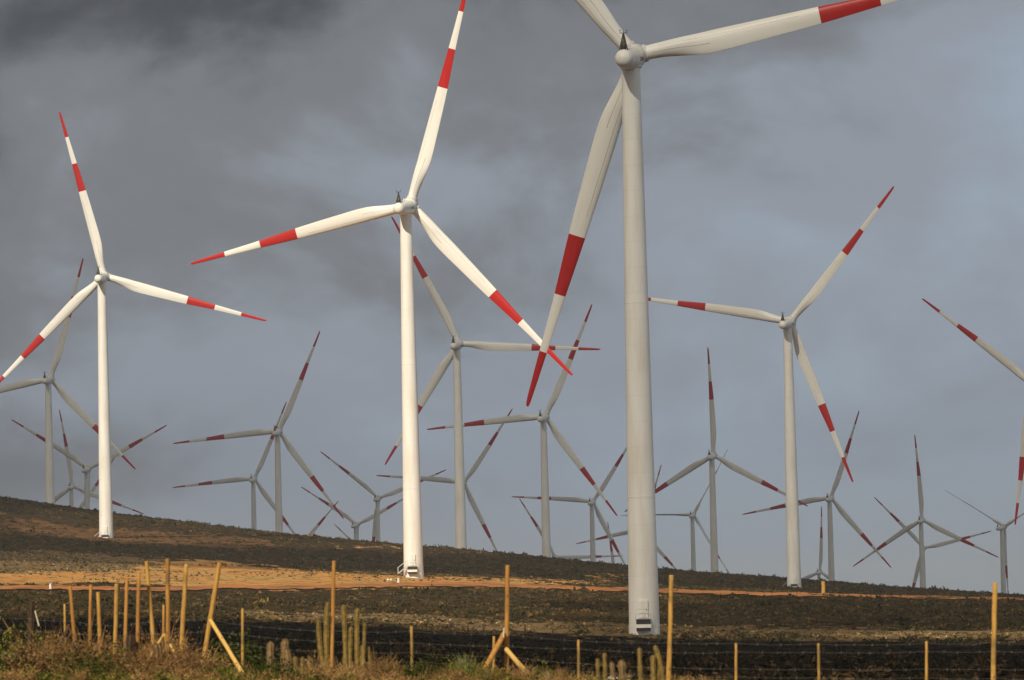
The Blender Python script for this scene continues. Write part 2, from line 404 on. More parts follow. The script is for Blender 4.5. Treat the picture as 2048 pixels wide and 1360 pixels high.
# ------------------------------------------------------------------ clouds between the sun and the slope (they cast the broken shade)
CLOUD_Z = 520.0
def shadow_xy(p):                   # where the shadow ray of point p meets the level of the eye
    k = (p.z - EYE.z) / S.z
    return np.array([p.x - S.x * k, p.y - S.y * k])
def seg_dist(gx, gy, a, b):
    ab = b - a; t = np.clip(((gx - a[0]) * ab[0] + (gy - a[1]) * ab[1]) / (ab @ ab), 0, 1)
    return np.hypot(gx - a[0] - ab[0] * t, gy - a[1] - ab[1] * t)
def occupancy(gx, gy):
    wob = 6 * np.sin(gx * .045 + 1.2 * np.sin(gy * .03)) + 6 * np.sin(gy * .05 + gx * .02)
    o = np.ones(gx.shape) * 60.0
    def hole(dist): return np.minimum(o, dist + wob)
    up = Vector((0, 0, 112))
    for bs, r in ((base_B, 50), (base_C, 47)):
        o = np.minimum(o, seg_dist(gx, gy, shadow_xy(bs + Vector((0, 0, 45))), shadow_xy(bs + up)) - r + .2 * wob)
        o = np.minimum(o, seg_dist(gx, gy, shadow_xy(bs), shadow_xy(bs + up)) - 15)
    for (cx, cy, rx_, ry_) in HOLES:
        o = np.minimum(o, (np.hypot((gx - cx) / rx_, (gy - cy) / ry_) - 1) * min(rx_, ry_) + wob)
    # keep the nearest turbine under the cloud
    keep = np.maximum(46 - seg_dist(gx, gy, shadow_xy(base_A + Vector((0, 0, 50))), shadow_xy(base_A + up)),
                      12 - seg_dist(gx, gy, shadow_xy(base_A), shadow_xy(base_A + up)))
    o = np.maximum(o, np.minimum(keep, 40))
    edge = np.minimum.reduce([gx + 900, 900 - gx, gy - 128 + .3 * wob, 3900 - gy])
    return np.minimum(o, edge)
HOLES = [(-75, 780, 95, 95), (-20, 760, 60, 60), (-150, 620, 60, 70), (-40, 590, 40, 30), (85, 505, 70, 22), (-20, 500, 30, 14), (-70, 640, 80, 75), (-45, 560, 50, 45)]
gs = 14.0
gxs = np.arange(-920, 921, gs); gys = np.arange(100, 3921, gs)
GX, GY = np.meshgrid(gxs, gys); OC = occupancy(GX, GY)
inside = OC > 0
th = np.sqrt(np.clip(OC, 0, 40) / 40.0)
puff = 1 + .35 * np.sin(GX * .05 + np.sin(GY * .04)) * np.sin(GY * .045 + 1.5 * np.sin(GX * .03)) + .2 * np.sin(GX * .13) * np.sin(GY * .12 + GX * .03)
K_ = CLOUD_Z / S.z
def deck(zoff):
    zz = CLOUD_Z + zoff; k = zz / S.z
    return np.stack([GX + S.x * k, GY + S.y * k, EYE.z + zz], -1)
topv = deck(th * puff * 26); botv = deck(-th * puff * 9)
ny, nx = GX.shape
ci = np.arange(ny * nx).reshape(ny, nx)
cell = inside[:-1, :-1] & inside[1:, :-1] & inside[:-1, 1:] & inside[1:, 1:]
Ft = np.stack([ci[:-1, :-1], ci[:-1, 1:], ci[1:, 1:], ci[1:, :-1]], -1)[cell]
Fb = Ft[:, ::-1] + ny * nx
used = cell
# side walls along the border of the occupied cells
pad = np.pad(cell, 1); sides = []
c0, c1, c2, c3 = ci[:-1, :-1], ci[:-1, 1:], ci[1:, 1:], ci[1:, :-1]
for (dy, dx, p, r_) in ((-1, 0, c0, c1), (0, 1, c1, c2), (1, 0, c2, c3), (0, -1, c3, c0)):
    nb = pad[1 + dy:pad.shape[0] - 1 + dy, 1 + dx:pad.shape[1] - 1 + dx]
    bsel = cell & ~nb; a_, b_ = p[bsel], r_[bsel]
    sides.append(np.stack([b_, a_, a_ + ny * nx, b_ + ny * nx], -1))
cm = bpy.data.materials.new('grey_cloud'); cm.use_nodes = True; nt = cm.node_tree; nt.nodes.clear()
tr = nd(nt, 'ShaderNodeBsdfTransparent'); tr.inputs[0].default_value = (1, 1, 1, 1)
df = nd(nt, 'ShaderNodeBsdfDiffuse'); df.inputs[0].default_value = (.8, .8, .8, 1)
tl = nd(nt, 'ShaderNodeBsdfTranslucent'); tl.inputs[0].default_value = (.8, .8, .8, 1)
m1 = nd(nt, 'ShaderNodeMixShader', {0: .5, 1: df.outputs[0], 2: tl.outputs[0]})
cpos = nd(nt, 'ShaderNodeNewGeometry').outputs['Position']; csep = nd(nt, 'ShaderNodeSeparateXYZ', {0: cpos})
cthick = nd(nt, 'ShaderNodeMapRange', {0: csep.outputs[1], 1: 550.0, 2: 1350.0, 3: .40, 4: .84}).outputs[0]   # share of light each skin stops: the deck is denser further inland
m2 = nd(nt, 'ShaderNodeMixShader', {0: cthick, 1: tr.outputs[0], 2: m1.outputs[0]})
nt.links.new(m2.outputs[0], nd(nt, 'ShaderNodeOutputMaterial').inputs[0])
allv = np.concatenate([topv.reshape(-1, 3), botv.reshape(-1, 3)]); allf = np.concatenate([Ft, Fb] + sides)
usedv = np.unique(allf); remap = np.full(len(allv), -1); remap[usedv] = np.arange(len(usedv))
cloud = big_mesh('clouds', allv[usedv], remap[allf], cm)
cloud.data.polygons.foreach_set('use_smooth', [True] * len(cloud.data.polygons))
tag(cloud, 'broken grey cloud layer drifting over the wind farm', 'clouds', kind='stuff')

# ------------------------------------------------------------------ materials of the turbines
def paint(name, col, rough=.45, dirt=.08, scale=.5, cans=False):
    m, nt, b = mat(name)
    tcn = nd(nt, 'ShaderNodeTexCoord'); mp = nd(nt, 'ShaderNodeMapping', {0: tcn.outputs['Object']}); mp.inputs['Scale'].default_value = (1, 1, .12)
    n = nnoise(nt, mp.outputs[0], scale, 6, .6)
    c = nmix(nt, nstep(nt, n, .4, .75), col, tuple(v * (1 - dirt * (1 + .4 * i)) for i, v in enumerate(col)))
    if cans:                        # rolled steel sections, each a shade different, with a thin weld line between
        sz = nd(nt, 'ShaderNodeSeparateXYZ', {0: tcn.outputs['Object']}).outputs[2]; q_ = nmath(nt, 'MULTIPLY', sz, 1 / 2.85)
        wnz = nd(nt, 'ShaderNodeTexWhiteNoise', {'W': nmath(nt, 'FLOOR', q_)}, noise_dimensions='1D').outputs['Value']
        c = nmix(nt, nmath(nt, 'MULTIPLY', wnz, .06), c, (.45, .42, .37))
        c = nmix(nt, nmath(nt, 'MULTIPLY', nmath(nt, 'LESS_THAN', nmath(nt, 'FRACT', q_), .02), .14), c, (.3, .28, .25))
    nt.links.new(c, b.inputs['Base Color']); b.inputs['Roughness'].default_value = rough; b.inputs['Specular IOR Level'].default_value = .35
    return m
WHITE = paint('off_white_tower_paint', (.82, .80, .76), .45, .12, .9, True)
GREY = paint('pale_grey_nacelle_paint', (.66, .655, .64))
DARK, nt_, b_ = mat('dark_galvanised_steel'); b_.inputs['Base Color'].default_value = (.075, .065, .045, 1); b_.inputs['Roughness'].default_value = .6; b_.inputs['Metallic'].default_value = .4
VOID, nt_, b_ = mat('dark_vent_and_shade'); b_.inputs['Base Color'].default_value = (.02, .018, .016, 1)
CONC = paint('pale_concrete', (.45, .42, .37), .9, .2, 2.0)
def blade_material():
    m, nt, b = mat('banded_blade_paint')
    uv = nd(nt, 'ShaderNodeUVMap', uv_map='span'); s = nd(nt, 'ShaderNodeSeparateXYZ', {0: uv.outputs[0]})
    u, v = s.outputs[0], s.outputs[1]
    def band(lo, hi): return nmath(nt, 'MULTIPLY', nmath(nt, 'GREATER_THAN', u, lo), nmath(nt, 'LESS_THAN', u, hi))
    red = nmath(nt, 'ADD', band(.515, .683), band(.845, 2.0))
    tcn = nd(nt, 'ShaderNodeTexCoord'); mp = nd(nt, 'ShaderNodeMapping', {0: tcn.outputs['Object']}); mp.inputs['Scale'].default_value = (1, 1, .1)
    n = nnoise(nt, mp.outputs[0], 1.2, 6, .6)
    wc = nmix(nt, nstep(nt, n, .45, .75), (.82, .80, .755), (.73, .70, .64))
    rc = nmix(nt, nstep(nt, n, .45, .75), (.46, .013, .010), (.37, .014, .011))
    c = nmix(nt, red, wc, rc)
    # thin joint lines along the shell
    def line(c0, w, lo, hi): return nmath(nt, 'MULTIPLY', nmath(nt, 'LESS_THAN', nmath(nt, 'ABSOLUTE', nmath(nt, 'SUBTRACT', v, c0)), w), band(lo, hi))
    ln = nmath(nt, 'ADD', line(.30, .010, .07, .46), line(.62, .012, .05, .21))
    c = nmix(nt, nmath(nt, 'MULTIPLY', ln, .65), c, (.10, .075, .06))
    nt.links.new(c, b.inputs['Base Color']); b.inputs['Roughness'].default_value = .4; b.inputs['Specular IOR Level'].default_value = .35
    return m
BLADE_M = blade_material()

# ------------------------------------------------------------------ turbine meshes (built once, shared)
def blade_mesh():
    st = [(.015, 1.62, 1.0), (.035, 1.62, 1.0), (.06, 1.66, .95), (.09, 1.80, .80), (.125, 2.10, .62), (.165, 2.42, .46), (.205, 2.58, .36), (.25, 2.58, .30), (.31, 2.46, .26),
          (.40, 2.25, .23), (.515, 1.95, .20), (.60, 1.62, .19), (.683, 1.27, .18), (.76, 1.06, .17), (.845, .88, .16), (.92, .70, .16), (.97, .56, .16), (.992, .44, .16), (1.0, .24, .16)]
    # resample for a smooth outline
    rs = np.unique(np.concatenate([np.linspace(.015, .3, 26), np.linspace(.3, .97, 26), [.98, .988, .994, .998, 1.0]]))
    ch = np.interp(rs, [s[0] for s in st], [s[1] for s in st]); tk = np.interp(rs, [s[0] for s in st], [s[2] for s in st])
    ker = np.array([.25, .5, .25])
    for _ in range(2):
        ch[1:-6] = np.convolve(np.pad(ch, 1, 'edge'), ker, 'valid')[1:-6]; tk[1:-1] = np.convolve(np.pad(tk, 1, 'edge'), ker, 'valid')[1:-1]
    N = 28; V = []; UVv = []
    for r, c, t in zip(rs, ch, tk):
        w = float(sstep(.04, .20, r))                       # 0 = round root, 1 = aerofoil
        tw = R(15) * (1 - float(sstep(.10, .85, r))) * w
        le = c * (.5 * (1 - w) + .33 * w)                    # share of chord ahead of the pitch axis
        pre = -.9 * max(0, r - .25) ** 2 * 1.0               # blades bend back a little under the wind load
        for k in range(N):
            a = 2 * math.pi * k / N
            xc = .5 * (1 - math.cos(a))                      # 0 leading edge .. 1 trailing edge
            sgn = 1 if a < math.pi else -1
            yt = 5 * t * (.2969 * math.sqrt(xc) - .1260 * xc - .3516 * xc ** 2 + .2843 * xc ** 3 - .1015 * xc ** 4)
            yr = .5 * math.sin(a) * sgn
            camber = .035 * w * 4 * xc * (1 - xc)
            y = (sgn * (yt * w + yr * (1 - w) * 1.0) - camber) * c
            x = xc * c - le
            # leading edge (-x) turned upwind (+y); our side of the blade is the curved suction side (-y)
            ca, sa = math.cos(tw), math.sin(tw)
            V.append((x * ca + y * sa, -x * sa + y * ca + pre * ROT * .03, r * ROT)); UVv.append((r, xc if sgn < 0 else -xc - .1))
    F = []
    M = len(rs)
    for i in range(M - 1):
        for k in range(N):
            k2 = (k + 1) % N; F.append((i * N + k, i * N + k2, (i + 1) * N + k2, (i + 1) * N + k))
    F.append(tuple(range(N))[::-1]); F.append(tuple((M - 1) * N + k for k in range(N)))
    o = mesh_obj('blade', V, F, BLADE_M)
    uvl = o.data.uv_layers.new(name='span')
    for l in o.data.loops: uvl.data[l.index].uv = UVv[l.vertex_index]
    return o
tpl = {}
tpl['blade'] = blade_mesh()
mb = MB(); mb.lathe([(1.05, .92), (1.06, 1.0), (1.30, 1.0), (1.31, .95), (1.42, .95), (1.43, .88)], 28); tpl['root_collar'] = mb.obj('root_collar', GREY); autosmooth(tpl['root_collar'])
mb = MB()
prof = [(-1.6, 1.73), (.35, 1.73), (.36, 1.70)] + [(z, 1.70 + (1.03 - 1.70) * (z / 62.6) ** 1.0) for z in np.linspace(1, 62.2, 24)] + [(62.3, 1.03)]
mb.lathe(prof, 48); tpl['tower'] = mb.obj('tower', WHITE); autosmooth(tpl['tower'], 30)
mb = MB()
for z in (14.5, 36.0):
    r = 1.70 + (1.03 - 1.70) * z / 62.6
    mb = MB(); mb.lathe([(z - .07, r - .02), (z - .06, r + .006), (z + .06, r + .006), (z + .07, r - .02)], 48); tpl['weld_seam%d' % z] = mb.obj('weld_seam', WHITE)
mb = MB(); mb.lathe([(62.25, 1.0), (62.26, 1.22), (62.42, 1.22), (62.43, 1.12), (62.75, 1.12)], 40); tpl['yaw_ring'] = mb.obj('yaw_ring', GREY); autosmooth(tpl['yaw_ring'])
# nacelle: rounded rear, slightly boat shaped, widening to the rotor
mb = MB()
prof = [(-5.65, .02), (-5.62, .30), (-5.50, .58), (-5.25, .82), (-4.85, .98), (-4.2, 1.06), (-3.0, 1.14), (-1.4, 1.24), (.4, 1.33), (1.3, 1.36), (1.55, 1.33), (1.6, 1.2)]
mb.lathe(prof, 40, 'Y')
for p in mb.v: p.z = p.z * (1.04 if p.z > 0 else .98)
tpl['nacelle'] = mb.obj('nacelle', WHITE); autosmooth(tpl['nacelle'], 50)
for sx in (1, -1):
    for k in range(3):
        y0 = -.9 + k * .62; x0 = 1.262 + .052 * k; mb = MB()
        mb.box((min(sx * (x0 - .12), sx * (x0 + .02)), y0, -.26), (max(sx * (x0 - .12), sx * (x0 + .02)), y0 + .26, .2))
        tpl['side_vent%d%d' % (sx, k)] = mb.obj('side_vent', VOID, smooth=False)
# lattice mast with wind sensors on the rear roof
mb = MB(); zb = .96; zt = 2.85; cy = -4.3
legs = [(-.46, -.4), (.46, -.4), (0, .45)]
for lx, ly in legs: mb.tube([(lx, cy + ly, zb), (lx * .06, cy + ly * .06, zt)], .055, 6)
for i in range(1, 8):
    f = i / 9.0; z = zb + (zt - zb) * f; f2 = (i + 1) / 9.0; z2 = zb + (zt - zb) * f2
    for a in range(3):
        A_, B_ = legs[a], legs[(a + 1) % 3]
        mb.tube([(A_[0] * (1 - f * .94), cy + A_[1] * (1 - f * .94), z), (B_[0] * (1 - f * .94), cy + B_[1] * (1 - f * .94), z)], .035, 5)
        mb.tube([(A_[0] * (1 - f * .94), cy + A_[1] * (1 - f * .94), z), (B_[0] * (1 - f2 * .94), cy + B_[1] * (1 - f2 * .94), z2)], .03, 5)
mb.box((-.30, cy - .34, zb), (.30, cy - .28, zb + .95))
tpl['sensor_mast'] = mb.obj('sensor_mast', DARK)
mb = MB(); mb.tube([(-.42, cy, zt), (.42, cy, zt)], .04, 6)
for sx in (-1, 1):
    mb.tube([(sx * .38, cy, zt), (sx * .38, cy, zt + .25)], .025, 6); mb.tube([(sx * .38, cy, zt + .25), (sx * .38, cy, zt + .34)], [.09, .06], 8)
mb.tube([(0, cy, zt), (0, cy, zt + .30)], .025, 6)
tpl['sensor_bar'] = mb.obj('sensor_bar', DARK)
mb = MB(); mb.lathe([(1.2, .17), (1.55, .17), (1.62, .12), (1.66, .02)], 14)
for p in mb.v: p.y -= .9
tpl['beacon'] = mb.obj('beacon', GREY)
mb = MB()   # rotor hub with its rounded nose pointing upwind
mb.lathe([(-1.55, 1.05), (-1.45, 1.22), (-1.0, 1.32), (.4, 1.34), (1.0, 1.22), (1.5, .95), (1.85, .55), (2.0, .05)], 36, 'Y'); tpl['hub'] = mb.obj('hub', GREY); autosmooth(tpl['hub'], 50)
# entrance at the foot of the tower: door, landing over a block coloured as shade, steps, handrail
mb = MB(); mb.box((-.52, -1.82, 1.05), (.52, -1.60, 3.05)); mb.box((-.42, -1.85, 1.15), (.42, -1.82, 2.0)); mb.box((-.42, -1.85, 2.1), (.42, -1.82, 2.95)); tpl['door'] = mb.obj('door', WHITE, smooth=False)
mb = MB(); mb.tube([(.36, -1.84, 1.95), (.36, -1.91, 1.95), (.36, -1.91, 2.12), (.36, -1.84, 2.12)], .03, 6); tpl['door_handle'] = mb.obj('door_handle', DARK)
mb = MB(); mb.box((-.85, -2.45, .97), (.85, -1.55, 1.04)); tpl['landing'] = mb.obj('landing', CONC, smooth=False)
mb = MB(); mb.box((-.78, -2.36, -.3), (.78, -1.5, .968)); tpl['landing_shade_block'] = mb.obj('landing_shade_block', VOID, smooth=False)  # solid near-black block; the shade under the landing is put into its colour
mb = MB(); mb.box((-.85, -2.52, .02), (.85, -2.37, .42)); tpl['landing_skirt'] = mb.obj('landing_skirt', WHITE, smooth=False)
mb = MB()
for x in (-.82, 0, .82): mb.tube([(x, -2.4, 1.04), (x, -2.4, 2.05)], .025, 6)
for z in (1.55, 2.05): mb.tube([(-.82, -2.4, z), (.82, -2.4, z)], .025, 6); mb.tube([(.82, -2.4, z), (.82, -1.75, z)], .025, 6)
tpl['handrail'] = mb.obj('handrail', GREY)
mb = MB()
for k in range(5): mb.box((-1.15 - .3 * k, -2.4, .8 - .22 * k), (-.85 - .3 * k, -1.7, .87 - .22 * k))
for y in (-2.42, -1.68):
    mb.tube([(-.95, y, 1.0), (-2.55, y, -.2)], .05, 6); mb.tube([(-.95, y, 2.0), (-2.55, y, .8)], .03, 6); mb.tube([(-2.5, y, -.2), (-2.5, y, .9)], .03, 6)
tpl['stair'] = mb.obj('stair', GREY, smooth=False)
mb = MB(); mb.lathe([(-2.6, 2.9), (-1.35, 2.9), (-1.2, 2.6), (-1.19, 1.6)], 40); tpl['foundation'] = mb.obj('foundation', CONC); autosmooth(tpl['foundation'], 30)
for o in tpl.values(): COL.objects.unlink(o)
def inst(key, parent, M=None, name=None):
    src = tpl[key]
    o = src.copy(); o.name = name or src.name.split('.')[0]; COL.objects.link(o); o.parent = parent
    if M is not None: o.matrix_local = M
    return o
TILT = Matrix.Rotation(R(6), 4, 'X')
for i, t in enumerate(turb):
    root = empty('wind_turbine', t['root']); root.rotation_euler = (0, 0, t['yaw'])
    tag(root, t['label'], 'wind turbine', 'wind turbines standing across the hillside')
    near = i < 4
    tw = inst('tower', root)
    if i < 8: inst('weld_seam14', tw); inst('weld_seam36', tw)
    inst('yaw_ring', tw)
    top = Matrix.Translation((0, 0, HUBH - HUBY * math.sin(R(6)) - .42)) @ TILT
    nac = inst('nacelle', root, top)
    inst('sensor_mast', nac); inst('sensor_bar', nac)
    if i < 8:
        inst('beacon', nac)
        for key in tpl:
            if key.startswith('side_vent'): inst(key, nac)
    hubM = Matrix.Translation((0, HUBY, HUBH)) @ TILT
    inst('hub', root, hubM)
    for k in range(3):
        phi = R(90 - (t['ang'] - 1.3) - 120 * k)
        bl = inst('blade', root, hubM @ Matrix.Rotation(phi, 4, 'Y') @ Matrix.Rotation(-R(t['pitch']), 4, 'Z'))
        inst('root_collar', bl)
    if near:
        inst('foundation', tw)
        # the entrance faces the camera side
        ent = Matrix.Rotation(-t['yaw'] + R(-4), 4, 'Z')
        d_ = inst('door', root, ent); inst('door_handle', d_)
        inst('handrail', root, ent)
        l_ = inst('landing', root, ent); inst('landing_shade_block', l_); inst('landing_skirt', l_)
        if i != 0: inst('stair', root, ent)

# ------------------------------------------------------------------ scrub on the slopes (nobody could count it)
def leafy(nl, size, seed, flat=.75):
    """a bush of unit radius made of nl leaf-clump quads, more of them on the outside"""
    g = np.random.default_rng(seed)
    v = g.normal(size=(nl, 3)); v /= np.linalg.norm(v, axis=1)[:, None]; v[:, 2] = np.abs(v[:, 2])
    rr = g.uniform(.55, 1.05, nl)[:, None] * (1 + .25 * np.sin(5 * v[:, :1] + seed) * np.cos(4 * v[:, 1:2]))
    c = v * rr * np.array([1, 1, flat])
    a = np.cross(v + g.normal(size=(nl, 3)) * .7, g.normal(size=(nl, 3))); a /= np.linalg.norm(a, axis=1)[:, None]
    b_ = np.cross(v + g.normal(size=(nl, 3)) * .5, a); b_ /= np.linalg.norm(b_, axis=1)[:, None]
    s = size * g.uniform(.6, 1.3, (nl, 1))
    return np.stack([c - a * s, c - b_ * s * .6, c + a * s, c + b_ * s * .6], 1)      # nl,4,3
def scatter(name, P, rad, tint, templates, m, label, cat):
    """P: n,3 positions; rad: n; tint: n,3"""
    n_ = len(P); pick = rng.integers(0, len(templates), n_); Vs = []; Ts = []
    for k, tp in enumerate(templates):
        s = np.where(pick == k)[0]
        if not len(s): continue
        a = rng.uniform(0, 2 * np.pi, len(s)); ca, sa = np.cos(a), np.sin(a)
        q_ = tp[None] * rad[s][:, None, None, None]
        hx = rng.uniform(.75, 1.35, len(s))[:, None, None]
        x = q_[..., 0] * ca[:, None, None] - q_[..., 1] * sa[:, None, None]; y = q_[..., 0] * sa[:, None, None] + q_[..., 1] * ca[:, None, None]
        w = np.stack([x, y, q_[..., 2] * hx], -1) + P[s][:, None, None, :]
        Vs.append(w.reshape(-1, 3)); nl = tp.shape[0]
        tt = np.repeat(tint[s], nl, axis=0) * rng.uniform(.65, 1.4, (len(s) * nl, 1)); Ts.append(tt)
    V_ = np.concatenate(Vs); T_ = np.concatenate(Ts)
    F_ = np.arange(len(V_)).reshape(-1, 4)
    o = big_mesh(name, V_, F_, m)
    ca_ = o.data.attributes.new('tint', 'FLOAT_COLOR', 'FACE')
    ca_.data.foreach_set('color', np.concatenate([T_, np.ones((len(T_), 1))], 1).astype(np.float32).ravel())
    tag(o, label, cat, kind='stuff'); return o
LEAF_M, nt, b = mat('scrub_leaves')
ta = nd(nt, 'ShaderNodeAttribute', attribute_name='tint')
nt.links.new(ta.outputs['Color'], b.inputs['Base Color']); b.inputs['Roughness'].default_value = .8; b.inputs['Specular IOR Level'].default_value = 0.0

def tints(n_, pal, w):
    k = rng.choice(len(pal), n_, p=np.array(w) / sum(w)); return np.array(pal)[k] * rng.uniform(.75, 1.25, (n_, 1))
PAL_S = [(.031, .029, .009), (.050, .038, .012), (.086, .053, .017), (.14, .086, .03)]
def slope_points(n_, d0, d1, hw):
    # even in the ground plane inside the wedge the picture shows
    d = np.sqrt(rng.uniform(d0 ** 2, d1 ** 2, n_)); a = rng.uniform(-R(hw), R(hw), n_)
    x, y = np.sin(a) * d, np.cos(a) * d; z = ground_z(x, y); return x, y, z
def keep_off_road(x, y, r=3.0):
    g = {}
    for p in road_pts: g.setdefault((int(p[0] // 6), int(p[1] // 6)), True)
    return np.array([(int(a // 6), int(b_ // 6)) not in g for a, b_ in zip(x, y)])
x, y, z = slope_points(50000, 330, 1330, 6.9)
mb_, md_, mu_ = masks(x, y, z)
keep = keep_off_road(x, y) & (rng.uniform(size=len(x)) > np.where(mb_ > .9, .92, mb_)) & (rng.uniform(size=len(x)) > md_ * .15)
for bs in (base_A, base_B, base_C, base_D): keep &= (np.hypot(x - bs.x, y - bs.y) > (2.3 if bs is base_A else 4)) & ~((np.abs(x - bs.x) < (1.3 if bs is base_A else 3)) & (y < bs.y) & (y > bs.y - (14 if bs is base_D else 6)))
x, y, z, md_, mb_, mu_ = x[keep], y[keep], z[keep], md_[keep], mb_[keep], mu_[keep]
patch = np.clip(.5 + .28 * np.sin(x * .11 + 2.1 * np.sin(y * .023)) + .25 * np.sin(y * .047 + 1.7 * np.sin(x * .06)) + .22 * np.sin(x * .27 - y * .09), 0, 1)
kp = rng.uniform(size=len(x)) < .45 + .55 * patch
x, y, z, md_, mb_, mu_, patch = x[kp], y[kp], z[kp], md_[kp], mb_[kp], mu_[kp], patch[kp]
tint = tints(len(x), PAL_S, (4, 4, 3, 1.2)); warm_ = tints(len(x), [(.075, .05, .022), (.12, .08, .036), (.05, .042, .017)], (1, 1, 1))
tint = np.where((rng.uniform(size=len(x)) > patch + .15)[:, None], warm_, tint)
tint = np.where(md_[:, None] > .5, tints(len(x), [(.06, .052, .02), (.12, .088, .036), (.21, .14, .06)], (3, 3, 2)), tint)
tint = np.where(mb_[:, None] > .5, tints(len(x), [(.09, .06, .028), (.20, .13, .06), (.30, .21, .10)], (2, 2, 1)), tint)
tint = np.where(mu_[:, None] > .5, tints(len(x), [(.006, .0055, .0045), (.012, .010, .007)], (1, 1)), tint)
rad = rng.uniform(.22, .68, len(x)) * np.where(mb_ > .7, .5, 1) * np.where(md_ > .5, .7, 1) * np.where(mu_ > .5, .6, 1)
tall = rng.uniform(size=len(x)) < np.where(np.hypot(x, y) > 1225, .07, .02); rad[tall] *= 2.0
T12 = [leafy(18, .33, s, .62) for s in range(6)]
scatter('slope_scrub', np.stack([x, y, z - .08], 1), rad, tint, T12, LEAF_M, 'low dark scrub covering the hillside below the turbines', 'scrub')
# dry tufts on the bare and grassy strips
x, y, z = slope_points(60000, 480, 1250, 6.9); mb_, md_, mu_ = masks(x, y, z)
keep = ((mb_ > .9) & (rng.uniform(size=len(x)) < .26) | (md_ > .5) & (rng.uniform(size=len(x)) < .8)) & keep_off_road(x, y); x, y, z = x[keep], y[keep], z[keep]
pt = np.sin(x * .13 + y * .021) + np.sin(y * .045 - x * .05 + 1) > -.3
x, y, z = x[pt], y[pt], z[pt]
scatter('dry_tufts', np.stack([x, y, z - .03], 1), rng.uniform(.12, .36, len(x)), tints(len(x), [(.10, .07, .03), (.24, .155, .065), (.36, .25, .115), (.055, .05, .02)], (2, 2, 1.5, 2)), [leafy(9, .5, s + 90, .6) for s in range(4)], LEAF_M, 'small dry tufts dotting the bare orange earth and grassy strips', 'grass')
# near-black field behind the fence
x, y, z = slope_points(5000, 118, 330, 7.4)
tint = tints(len(x), [(.010, .009, .005), (.020, .014, .008), (.050, .032, .015)], (4, 3, 2.4))
scatter('near_black_scrub', np.stack([x, y, z - .05], 1), rng.uniform(.2, .5, len(x)), tint, [leafy(30, .3, s + 20) for s in range(5)], LEAF_M, 'near-black low scrub on the dark field behind the wire fence', 'scrub')

# ------------------------------------------------------------------ foreground thicket
def near_points(n_, pred, d0=80, d1=113):
    out = []
    while len(out) < n_:
        d = random.uniform(d0, d1); px = random.uniform(-60, 1460)
        x_ = (at(px, 1300, d)).x; w_ = pred(px, d)
        if random.random() < w_: out.append((x_, d, gz(x_, d)))
    return np.array(out)
def twiggy(nl, size, seed):
    """a bush of thin twigs fanning out of its foot, with small leaves at their ends"""
    g = np.random.default_rng(seed); out = []
    for k in range(nl):
        v = g.normal(size=3); v[2] = abs(v[2]) * 1.1 + .15; v /= np.linalg.norm(v); r1 = g.uniform(.45, 1.08); r0 = r1 * g.uniform(.62, .9)
        sd = np.cross(v, g.normal(size=3)); sd = sd / np.linalg.norm(sd) * size * g.uniform(.25, .6); j = g.normal(size=3) * .14; sd = sd + g.normal(size=3) * size * .3
        out.append([v * r0 - sd + j, v * r0 + sd + j, v * r1 + sd * .5 + j * 1.6, v * r1 - sd * .5 + j * 1.6])
        if k % 4 != 3:
            c = v * r1 + j * 1.6; a = g.normal(size=3); a /= np.linalg.norm(a); b3 = np.cross(a, v + .1); b3 /= np.linalg.norm(b3)
            out.append([c - a * size, c - b3 * size * .6, c + a * size, c + b3 * size * .6])
    return np.array(out)
# (pixel x, distance, radius m, kind): the bushes that stand out; kind 0 brown twigs, 1 green, 2 dark green, 3 tan
BIG = [(10, 97, .42, 1), (52, 103, .5, 1), (95, 99, .4, 0), (130, 94, .62, 0), (185, 96, .5, 0), (230, 92, .42, 2), (205, 101, .55, 0), (275, 97, .45, 3), (330, 98, .5, 0), (395, 97, .5, 0), (350, 92, .5, 0), (440, 101, .5, 2), (500, 101, .5, 2), (465, 103, .5, 2), (30, 112, .6, 1), (100, 114, .62, 2), (150, 110, .5, 0), (240, 109, .45, 2), (350, 104, .45, 0),
       (430, 91, .3, 1), (530, 92, .42, 2), (300, 90, .4, 0), (80, 90, .5, 0), (20, 90, .4, 2), (160, 89, .4, 2), (560, 90, .35, 2), (640, 92, .38, 0), (620, 96, .35, 3), (745, 95, .42, 0), (775, 94, .36, 0), (765, 99, .36, 3), (700, 91, .3, 0),
       (830, 92, .38, 2), (862, 91, .36, 2), (820, 89, .3, 2), (905, 95, .42, 1), (940, 97, .45, 3), (965, 94, .36, 1), (1000, 92, .3, 0), (1045, 93, .28, 0), (1080, 96, .3, 1), (880, 89, .3, 0), (1120, 90, .26, 0), (1240, 90, .3, 2), (1290, 89, .22, 0), (115, 107, .45, 2), (40, 110, .5, 2)]
PALN = [[(.22, .12, .046), (.28, .165, .065), (.15, .085, .034)], [(.10, .105, .016), (.14, .125, .022)], [(.028, .036, .007), (.048, .052, .011)], [(.29, .19, .06), (.22, .15, .045)]]
P = near_points(1150, lambda px, d: (1.0 if px < 520 else .7) if px < 1080 else .35)
kind = rng.choice(4, len(P), p=[.46, .18, .20, .16]); rad = rng.uniform(.10, .30, len(P)); nsm = len(P)
Pb = []; 
for px, d, r_, k in BIG:
    x_ = at(px, 1300, d).x; Pb.append((x_, d, gz(x_, d)))
BIG = [(a_, b_, c_ * (1.62 if a_ < 540 else 1.3), k_) for a_, b_, c_, k_ in BIG]
P = np.concatenate([P, np.array(Pb)]); kind = np.concatenate([kind, [b_[3] for b_ in BIG]]); rad = np.concatenate([rad, [b_[2] for b_ in BIG]])
